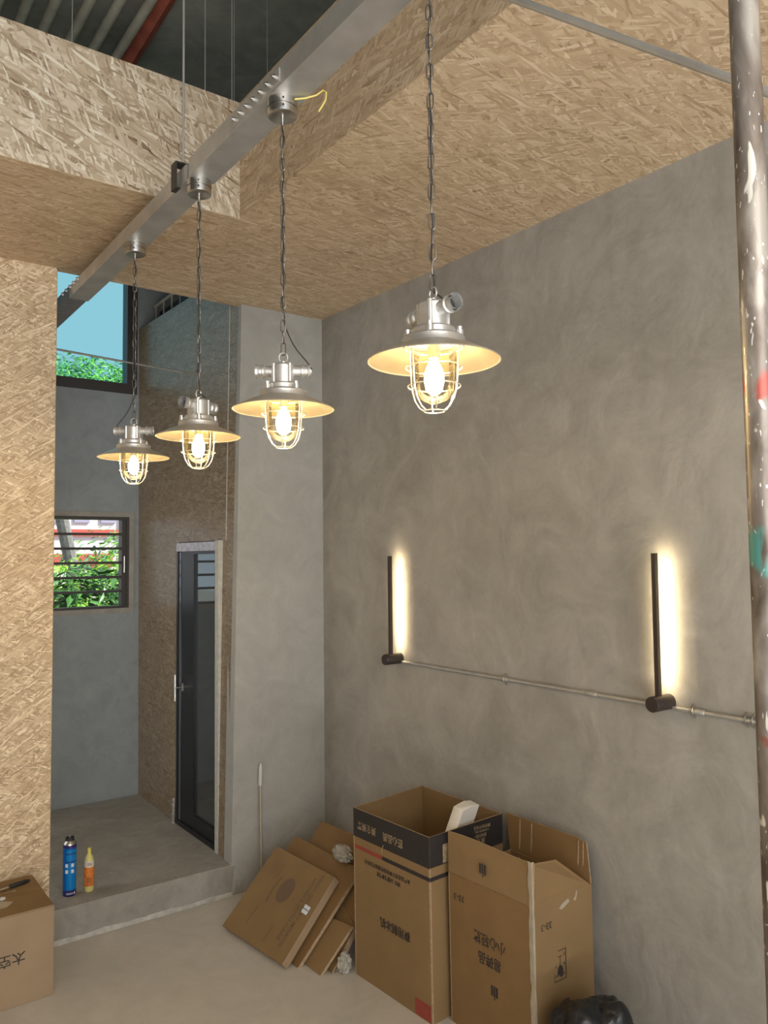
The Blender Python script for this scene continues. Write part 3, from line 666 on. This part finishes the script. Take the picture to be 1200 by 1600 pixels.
# ---- tall open carton with black printed band
FL, FR, BR, BL = V(2.066, 3.080, 0), V(2.089, 2.560, 0), V(2.535, 2.590, 0), V(2.530, 3.150, 0)
FL0, FR0, BR0, BL0 = [q+V(.005, -.002, 0) for q in (FL, FR, BR, BL)]
HA = .745
def up_(p, z): return V(p.x, p.y, z)
A = thing('cardboard_box', 'tall open cardboard box with black band and red stripe, white foam sticking out', 'box', (2.3, 2.84, 0))
cb('front_panel', [FL0, FR0, up_(FR, HA), up_(FL, HA)], (1, 0, 0), A)
cb('side_panel', [FR0, BR0, up_(BR, HA+.003), up_(FR, HA)], (0, 1, 0), A)
cb('back_panel', [BR0, BL0, up_(BL, HA), up_(BR, HA+.003)], (-1, 0, 0), A)
cb('side_panel', [BL0, FL0, up_(FL, HA), up_(BL, HA)], (0, -1, 0), A)
cb('bottom_panel', [FL0+V(.01, -.01, .005), FR0+V(.01, .01, .005), BR0+V(-.01, .01, .005), BL0+V(-.01, -.01, .005)], (0, 0, 1), A)
def onA(s, z):        # point on the front face: s 0..1 left to right, height z
    a = FL0.lerp(FR0, s); b = up_(FL, HA).lerp(up_(FR, HA), s); f = z/HA; p = a.lerp(b, f); return V(p.x, p.y, z)
def onAr(s, z):
    a = FR0.lerp(BR0, s); b = up_(FR, HA).lerp(up_(BR, HA+.003), s); p = a.lerp(b, z/HA); return V(p.x, p.y, z)
def strip(bm, fn, s0, s1, za, zb, off, mi=0):
    f = bm.faces.new([bm.verts.new(fn(s, z)+Vector(off)) for s, z in ((s0, za), (s1, za), (s1, zb), (s0, zb))]); f.material_index = mi
bm = B()
o1 = (-.0008, 0, 0); o2 = (0, -.0008, 0)
strip(bm, onA, 0, 1, .618, .7448, o1); strip(bm, onAr, 0, 1, .620, .7462, o2); strip(bm, onA, .40, 1, .566, .583, o1); strip(bm, onAr, 0, 1, .566, .583, o2)
obj('black_band', bm, M_BAND, A)
bm = B(); strip(bm, onA, .795, .985, .004, .070, o1); obj('red_patch', bm, M_REDP, A)
bm = B(); strip(bm, onA, .015, .40, .566, .583, o1); obj('red_stripe', bm, M_REDP, A)
xA, yA = (FL-FR).normalized(), V(0, 0, -1)
def pA(s, z, d=-.0012): return onA(s, z)+V(d, 0, 0)
def lettering(name, mat, parent, *a, **k):
    bm = B(); textmesh(bm, *a, **k); return obj(name, bm, mat, parent)
lettering('pale_lettering', M_TAN, A, '匠心品质', pA(.545, .674), xA, yA, .040, bold=.0004, sx=.86)
lettering('pale_lettering', M_TAN, A, '美食美客', pA(.19, .676), xA, yA, .040, bold=.0004, sx=.86)
bm = B()
for k, z in enumerate((.722, .704, .686, .664)):
    textmesh(bm, ['商用制冷设备有限公司', 'COMMERCIAL ICE MAKER', '服务热线 400-888', '美食美客'][k], onAr(.62, z)+V(0, -.0012, 0), (-1, 0, 0), (0, 0, -1), (.017, .013, .016, .026)[k], bold=.0002)
obj('side_lettering', bm, M_TAN, A)
bm = B(); strip(bm, onAr, .168, .30, .625, .700, (0, -.0012, 0)); obj('pale_patch', bm, M_TAN, A)
lettering('printing', M_INK, A, '商用制冰机', pA(.555, .300), xA, yA, .046, bold=.0012, sx=.88)
bm = B()
textmesh(bm, '本产品适用于商用场所请阅读说明书', pA(.46, .528), xA, yA, .0215, bold=.0004, sx=.92); textmesh(bm, '请勿  倒置轻拿轻放', pA(.48, .498), xA, yA, .0215, bold=.0004, sx=.9)
obj('small_printing', bm, M_INK, A)
bm = B()
for q in ((.30, .052), (.30, .126)): strip(bm, onAr, .282, .33, q[1]-.0015, q[1]+.0015, (0, -.001, 0))
strip(bm, onAr, .282, .288, .052, .126, (0, -.001, 0)); strip(bm, onAr, .305, .32, .07, .105, (0, -.001, 0))
obj('printed_mark', bm, M_INK, A)
bm = B(); strip(bm, onA, -.002, .012, .0, .744, (-.0005, 0, 0)); obj('worn_edge', bm, M_CBE, A)
bm = B(); strip(bm, onA, .988, 1.0, .0, .616, (-.0005, 0, 0)); strip(bm, onAr, 0, .012, 0, .616, (0, -.0005, 0)); obj('worn_edge', bm, M_CBE, A)
bm = B(); tube(bm, [pA(.42, .632), pA(.405, .612, -.004), pA(.40, .592)], .0012, 5); obj('scuff', bm, M_CBE, A)

# ---- second open carton with raised flaps
GL, GR, HR, HL = V(2.165, 2.530, 0), V(2.190, 2.088, 0), V(2.545, 2.105, 0), V(2.548, 2.552, 0)
GL0, GR0, HR0, HL0 = [q+V(.012, .008, 0) for q in (GL, GR, HR, HL)]
HB = .600
Bx = thing('cardboard_box', 'open cardboard box with raised flaps and wine glass mark, right of the banded box', 'box', (2.38, 2.32, 0))
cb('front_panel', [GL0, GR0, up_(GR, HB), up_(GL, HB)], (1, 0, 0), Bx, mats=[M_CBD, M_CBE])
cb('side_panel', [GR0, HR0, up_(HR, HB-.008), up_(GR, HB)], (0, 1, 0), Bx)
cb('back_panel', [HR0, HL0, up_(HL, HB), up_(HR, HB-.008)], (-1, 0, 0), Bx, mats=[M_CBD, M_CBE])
cb('side_panel', [HL0, GL0, up_(GL, HB), up_(HL, HB)], (0, -1, 0), Bx)
cb('bottom_panel', [GL0+V(.01, -.01, .005), GR0+V(.01, .01, .005), HR0+V(-.01, .01, .005), HL0+V(-.01, -.01, .005)], (0, 0, 1), Bx)
# front flap standing up, slightly wavy top
bm = B(); n = 12
fr_ = []
for i in range(n+1):
    s = i/n; a = up_(GL, HB+.002).lerp(up_(GR, HB+.002), s)
    top = V(a.x+.004+.004*math.sin(s*3), a.y-.006*s+.004*(1-s), .763+.003*math.sin(s*6)-.004*s)
    fr_.append((a, top))
for i in range(n): slab(bm, [fr_[i][0], fr_[i+1][0], fr_[i+1][1], fr_[i][1]], (.005, 0, 0), 0, 1)
obj('front_flap', bm, [M_CB, M_CBE], Bx)
cb('back_flap', [up_(HR, HB-.006), up_(HL, HB+.002), V(2.560, 2.585, .748), V(2.562, 2.190, .750), V(2.560, 2.135, .742)], (-.9, 0, .1), Bx, mats=[M_CBD, M_CBE])
cb('side_flap', [up_(GR, HB)+V(.006, .0, 0), up_(HR, HB-.008)+V(-.006, 0, 0), V(2.400, 2.158, .705), V(2.225, 2.135, .735)], (0, .5, -.3), Bx)
# inner crease strips and torn tape
bm = B()
for (y, w_) in ((2.50, .007), (2.43, .005), (2.175, .005), (2.15, .004)):
    slab(bm, [(2.541, y, .52), (2.541, y-w_, .52), (2.553, y-w_, .742), (2.553, y, .742)], (-.0015, 0, 0))
obj('crease_line', bm, M_CBE, Bx)
bm = B()
def onB(s, z, d=-.001):
    a = GL0.lerp(GR0, s); b = up_(GL, HB).lerp(up_(GR, HB), s); p = a.lerp(b, z/HB); return V(p.x+d, p.y, z)
def onBr(s, z, d=-.001):
    a = GR0.lerp(HR0, s); b = up_(GR, HB).lerp(up_(HR, HB-.008), s); p = a.lerp(b, z/HB); return V(p.x, p.y+d, z)
# crinkled tape down the front corner
prev = None
for i in range(25):
    z = .765-i*.0305; jit = .004*noise.noise(V(z*25, 0, 0)); wdt = .016+.012*noise.noise(V(z*18, 3, 0))
    c = V(GR0.x, GR0.y, 0).lerp(V(GR.x, GR.y, 0), min(1, z/HB)); c.z = max(z, 0)
    row = [c+V(-.0022, wdt+jit, 0), c+V(-.003, -.003, 0), c+V(wdt*.5, -.0025+jit*.2, 0)]
    if prev and z > -.02:
        for k in range(2): bm.faces.new([bm.verts.new(q) for q in (prev[k], prev[k+1], row[k+1], row[k])])
    prev = row
obj('corner_tape', bm, M_TAPE, Bx)
bm = B()
for (s0, s1, za, zb) in ((.42, .60, .555, .580), (.66, .74, .565, .600)):
    f = bm.faces.new([bm.verts.new(onBr(s, z, -.0015)) for s, z in ((s0, za), (s0+.05, za-.008), (s1, zb-.015), (s1-.02, zb), (s0+.04, za+.012))])
obj('torn_patch', bm, M_TAPE, Bx)
xB, yB = (GL-GR).normalized(), V(0, 0, -1)
bm = B()
textmesh(bm, '小心轻放', onB(.50, .398), xB, V(0, 0, -1), .052, bold=.0006, sx=.82)
textmesh(bm, '易碎品', onB(.50, .325), xB, V(0, 0, -1), .050, bold=.0008, sx=.82)
obj('printing', bm, M_INK, Bx)
lettering('number_printing', M_INK, Bx, '33-3', onB(.135, .515), xB, V(0, 0, -1), .034, bold=.0004)
lettering('number_printing', M_INK, Bx, '33-3', onBr(.21, .512), (-1, 0, 0), (0, 0, -1), .034, bold=.0004)
def glyph(bm, o, xd, yd):
    o = Vector(o)
    for (x, y, w_, h_) in ((-.018, -.02, .012, .04), (-.003, -.022, .008, .042), (.008, -.02, .010, .038), (-.004, .022, .006, .008)):
        flat(bm, o+xd*x+yd*y, xd, yd, w_, h_)
for gp, gx in ((V(2.162, 2.322, .674), xB), (onB(.55, .215), xB), (onBr(.50, .19), V(-1, 0, 0))):
    bm = B(); glyph(bm, gp, gx, V(0, 0, -1)); obj('handling_mark', bm, M_INK, Bx)
# wine glass mark, upside down like the box
bm = B(); o = onBr(.42, .345); X_, Y_ = V(-1, 0, 0), V(0, 0, -1)
def fl(x, y, w_, h_): flat(bm, o+X_*x+Y_*y, X_, Y_, w_, h_)
fl(-.034, -.056, .068, .003); fl(-.034, .053, .068, .003); fl(-.034, -.056, .003, .112); fl(.031, -.056, .003, .112)
ring = [(-.015, -.042), (-.016, -.020), (-.012, -.006), (-.002, .0), (.002, .0), (.012, -.006), (.016, -.020), (.015, -.042), (.003, -.028), (.006, -.036), (.0, -.04), (-.004, -.046)]
bm.faces.new([bm.verts.new(o+X_*a-Y_*b+V(0, -.0003, 0)) for a, b in ring])
fl(-.0018, -.031, .0036, .032); fl(-.012, -.034, .024, .003)
for q in ((-.025, -.04), (.020, -.04), (-.025, -.005), (.022, -.005), (-.024, .03), (.02, .03)): fl(*q, .004, .010)
obj('wine_glass_mark', bm, M_INK, Bx)

# ---- polystyrene block standing in the tall carton
bm = B(); a, b = V(2.262, 2.640, .62), V(2.335, 2.62, .80)
ax = (b-a).normalized(); wd = V(.98, .12, .05).normalized(); th = ax.cross(wd).normalized()
p0 = a-ax*.18
slab(bm, [p0, p0+wd*.115, p0+wd*.115+ax*.36, p0+wd*.06+ax*.372, p0+ax*.365], th*.055)
bmesh.ops.bevel(bm, geom=bm.edges[:], offset=.002, segments=1, affect='EDGES')
tag(obj('foam_block', bm, M_FOAM), 'white polystyrene block poking out of the tall banded box', 'foam')

# ---- left carton
LX1, LY0, LY1, HL_ = .920, 3.735, 4.150, .384
Lb = thing('cardboard_box', 'closed cardboard box at the left with a knife lying on top', 'box', (.55, 3.94, 0))
bm = B(); box(bm, (.22, LY0, 0), (LX1, LY1, HL_)); bmesh.ops.bevel(bm, geom=bm.edges[:], offset=.004, segments=2, affect='EDGES'); obj('body', bm, M_CBP, Lb)
bm = boxes(((.22, LY0+.004, HL_-.0005), (LX1-.004, LY0+.205, HL_+.002)), ((.22, LY0+.209, HL_-.0005), (LX1-.004, LY1-.004, HL_+.002))); obj('top_flap', bm, M_CB, Lb)
bm = B(); f = bm.faces.new([bm.verts.new(q) for q in ((.22, 3.83, HL_+.0028), (.745, 3.83, HL_+.0028), (.78, 3.875, HL_+.0028), (.72, 3.93, HL_+.0028), (.22, 3.94, HL_+.0028))]); obj('tape', bm, M_TAPE, Lb)
bm = B(); textmesh(bm, '太空', (.748, LY0-.001, .203), (-1, 0, 0), (0, 0, -1), .056, bold=.0004); obj('printing', bm, M_INK, Lb)
k_ = thing('utility_knife', 'black-handled knife lying on the left cardboard box', 'knife', (.80, 4.04, HL_+.002))
bm = B(); tube(bm, [(.792, 4.035, .395), (.80, 4.035, .396), (.87, 4.055, .396), (.885, 4.059, .395)], [.006, .0095, .0095, .006], 12); obj('handle', bm, M_RUB, k_)
bm = B(); slab(bm, [(.795, 4.028, .393), (.795, 4.041, .393), (.765, 4.038, .393), (.735, 4.018, .393), (.75, 4.016, .393)], (0, 0, .003)); obj('blade', bm, M_SATIN, k_)
bm = B(); tube(bm, [(.765, 3.985, .3885), (.78, 3.99, .389), (.80, 3.99, .3885), (.812, 3.998, .389)], .002, 6); tube(bm, [(.80, 3.99, .389), (.81, 3.982, .389)], .0016, 6)
tag(obj('wood_splinter', bm, M_CBE), 'small pale splinter on the left cardboard box', 'splinter')
bm = B(); tube(bm, [(  .744+.010*math.cos(2*PI*k/20), 3.925+.010*math.sin(2*PI*k/20), .392) for k in range(20)], .0042, 8, closed=True)
tag(obj('plastic_ring', bm, plain('white_ring', (.7, .7, .68), .4)), 'small white plastic ring on the left cardboard box', 'ring')

# ---- pile of flattened cartons leaning at the wall corner
def flatbox(label, b1, b2, t1, t2, th, mats, printed=False):
    b1, b2, t1, t2 = map(Vector, (b1, b2, t1, t2))
    n = (b2-b1).cross(t1-b1).normalized()
    if n.x < 0: n = -n           # pointing away from the viewer
    c = (b1+b2)/2
    t = thing('flattened_carton', label, 'cardboard', (c.x, c.y, 0), 'flattened cartons leaning in the corner')
    bm = B(); slab(bm, [b1, b2, t2, t1], n*th, 0, 1); obj('sheet', bm, mats, t)
    return t, n
pb1, pb2, pt1, pt2 = V(1.757, 3.824, .030), V(1.811, 3.300, .030), V(2.095, 3.872, .338), V(2.118, 3.345, .345)
pt2 = pb2+(pt1-pb1)*.965+(pb1-pb2)*.02
t, n = flatbox('flat cardboard carton printed with a grey disc, frontmost of the leaning pile', pb1, pb2, pt1, pt2, .042, [M_CB, M_CBP])
uu = (pb2-pb1).normalized(); ww = (pt1-pb1).normalized()
def pc(s, f): return pb1+uu*s+ww*f-n*.001
lw, lh = (pb2-pb1).length, (pt1-pb1).length
bm = B()
c0 = pc(lw*.50, lh*.62); R_ = .052
bm.faces.new([bm.verts.new(c0+uu*(R_*math.cos(a))+ww*(R_*math.sin(a)*1.25)) for a in [2*PI*k/40 for k in range(40)]])
pp = [c0-uu*.066-ww*(.02)+ww*(.075*math.sin(a))-uu*(.018*math.cos(a)) for a in [(-1.2+2.4*k/10) for k in range(11)]]
pq = [q-uu*.010 for q in pp]
for k in range(10): bm.faces.new([bm.verts.new(q) for q in (pp[k], pp[k+1], pq[k+1], pq[k])])
textmesh(bm, 'HIGH QUALITY MIRROR', pc(lw*.845, lh*.52), -ww, uu, .034, bold=.0003)
textmesh(bm, 'HANDLE WITH CARE', pc(lw*.775, lh*.52), -ww, uu, .034, bold=.0003)
for k in range(5): flat(bm, pc(lw*(.14+.035*k), lh*.88), -ww, uu, .10-.012*(k % 3), .003)
textmesh(bm, 'FRAGILE', pc(lw*.62, lh*.17), -ww, uu, .02); textmesh(bm, 'MADE IN CHINA', pc(lw*.28, lh*.25), -ww, uu, .014)
obj('printing', bm, M_INKS, t)
bm = B(); c1 = pc(lw*.93, lh*.50)
for dx in (0, .022): slab(bm, [c1+ww*dx, c1+ww*(dx+.018), c1+ww*(dx+.020)-uu*.040, c1+ww*(dx+.002)-uu*.036], -n*.006)
obj('tape_tab', bm, plain('shiny_tape', (.75, .82, .9), .15), t)
flatbox('flat cardboard carton directly behind the printed one', (1.835, 3.84, .004), (1.88, 3.275, .004), (2.215, 3.875, .365), (2.250, 3.30, .355), .018, [M_CBD, M_CBE])
flatbox('large flat carton standing highest at the back of the pile', (1.98, 3.80, .004), (2.01, 3.15, .004), (2.335, 3.80, .44), (2.365, 3.20, .455), .022, [M_CBD, M_CBE])
flatbox('small flat carton low at the right of the pile', (1.922, 3.335, .004), (1.928, 3.155, .004), (2.085, 3.33, .16), (2.100, 3.15, .175), .014, [M_CB, M_CBE])
flatbox('thin folded cardboard sheet low between pile and banded box', (1.976, 3.30, .004), (1.980, 3.14, .004), (2.155, 3.32, .205), (2.125, 3.16, .165), .008, [M_CBD, M_CBP])
# crumpled packing plastic
def crumple(name, label, c, s, seed, mat, cat, det=3, amp=.35, fz=3.0):
    bm = B(); bmesh.ops.create_icosphere(bm, subdivisions=det, radius=1)
    for v in bm.verts:
        d = v.co.normalized(); k = 1+amp*noise.noise(d*fz+V(seed, 0, 0))+amp*.45*abs(noise.noise(d*fz*2.6+V(0, seed, 0)))
        v.co = Vector(c)+V(d.x*s[0], d.y*s[1], d.z*s[2])*k
        v.co.z = max(v.co.z, .001)
    for f in bm.faces: f.smooth = True
    return tag(obj(name, bm, mat, sharp=38), label, cat)
crumple('packing_film', 'crumpled grey-white packing film on top of the carton pile', (2.232, 3.43, .398), (.034, .070, .036), 4, M_PAPER, 'plastic', 4)
crumple('packing_film', 'crumpled pale plastic on the floor beside the banded box', (2.035, 3.118, .04), (.030, .026, .045), 9, M_PAPER, 'plastic', 4)
crumple('plastic_bag', 'black plastic bag on the floor in front of the right wall', (2.275, 1.885, .145), (.165, .13, .205), 2, M_BAG, 'bag', 5, .30, 1.5)

# ------------------------------------------------------------------ foam can and glue bottle on the step
t = thing('foam_can', 'tall blue aerosol foam can standing on the step', 'can', (1.142, 4.345, .169))
M_BLUE = plain('can_blue', (.0, .10, .36), .3, spec=.5); M_NAVY = plain('can_navy', (.03, .02, .14), .3); M_LB = plain('can_blue_light', (.0, .20, .55), .3)
cx, cy, cz = 1.142, 4.345, .169
bm = B(); lathe(bm, [(0, 0), (.030, 0), (.0325, .004), (.0325, .030), (.0325, .245), (.0325, .258), (.031, .263), (.026, .272), (.022, .276), (0, .276)], 36, (cx, cy, cz), matfn=lambda i: 1 if i in (0, 1, 2, 4) else (0 if i == 3 else 2))
obj('body', bm, [M_BLUE, M_NAVY, M_SATIN], t)
bm = B(); lathe(bm, [(.021, .270), (.021, .292), (.016, .294), (.016, .285), (.006, .285), (.006, .298), (0, .298)], 24, (cx, cy, cz)); obj('nozzle_collar', bm, M_RUB, t)
bm = B(); lathe(bm, [(.010, .285), (.010, .301), (0, .301)], 16, (cx, cy, cz)); obj('valve', bm, M_SATIN, t)
def wrap(bm, c, r, a0, a1, z0, z1, mi=0, n=8):
    for k in range(n):
        q = []
        for a, z in ((a0+(a1-a0)*k/n, z0), (a0+(a1-a0)*(k+1)/n, z0), (a0+(a1-a0)*(k+1)/n, z1), (a0+(a1-a0)*k/n, z1)):
            q.append(bm.verts.new((c[0]+r*math.cos(a), c[1]+r*math.sin(a), c[2]+z)))
        bm.faces.new(q).material_index = mi
A0 = math.atan2(-cy, -cx)     # side that faces into the room
bm = B(); wrap(bm, (cx, cy, cz), .0329, A0-.5, A0+1.3, .035, .235)
obj('label_panel', bm, M_LB, t)
bm = B()
for da in (-.45, .45):
    for z in (.118, .148): wrap(bm, (cx, cy, cz), .0332, A0+da-.22, A0+da+.22, z, z+.018)
for z in (.012, .017): wrap(bm, (cx, cy, cz), .0332, A0-.5, A0+.6, z, z+.002)
wrap(bm, (cx, cy, cz), .0332, A0+.7, A0+.95, .010, .022)
obj('label_icons', bm, plain('can_white', (.7, .72, .78), .4), t)
bm = B()
for z in (.172, .212, .243): wrap(bm, (cx, cy, cz), .0333, A0-.6, A0+1.2, z, z+.005)
obj('label_lettering', bm, M_NAVY, t)
t = thing('glue_bottle', 'small yellow and orange glue bottle beside the blue can', 'bottle', (1.238, 4.335, .169))
cx, cy = 1.238, 4.335
bm = B(); lathe(bm, [(0, 0), (.021, 0), (.0245, .005), (.0245, .150), (.0235, .160), (.019, .175), (.012, .187), (0, .187)], 28, (cx, cy, cz)); obj('body', bm, plain('bottle_yellow', (.66, .60, .22), .4), t)
bm = B(); lathe(bm, [(.012, .182), (.0085, .195), (.0095, .216), (.0095, .219), (0, .219)], 20, (cx, cy, cz)); obj('cap', bm, plain('cap_yellow', (.72, .62, .12), .4), t)
bm = B(); lathe(bm, [(.0249, .028), (.0249, .125)], 28, (cx, cy, cz)); obj('orange_label', bm, plain('label_orange', (.68, .20, .03), .45, var=.35, scale=60), t)
bm = B(); lathe(bm, [(.0249, .126), (.0249, .155)], 28, (cx, cy, cz)); obj('white_label', bm, plain('label_white', (.66, .64, .58), .5), t)
bm = B()
for z in (.135, .140, .145): wrap(bm, (cx, cy, cz), .0252, A0-.4, A0+.5, z, z+.0025)
for k in range(3): wrap(bm, (cx, cy, cz), .0252, A0-.5+k*.36, A0-.25+k*.36, .045, .075)
wrap(bm, (cx, cy, cz), .0252, A0-.6, A0+.6, .034, .038)
obj('label_lettering', bm, plain('label_brown', (.30, .09, .03), .6), t)
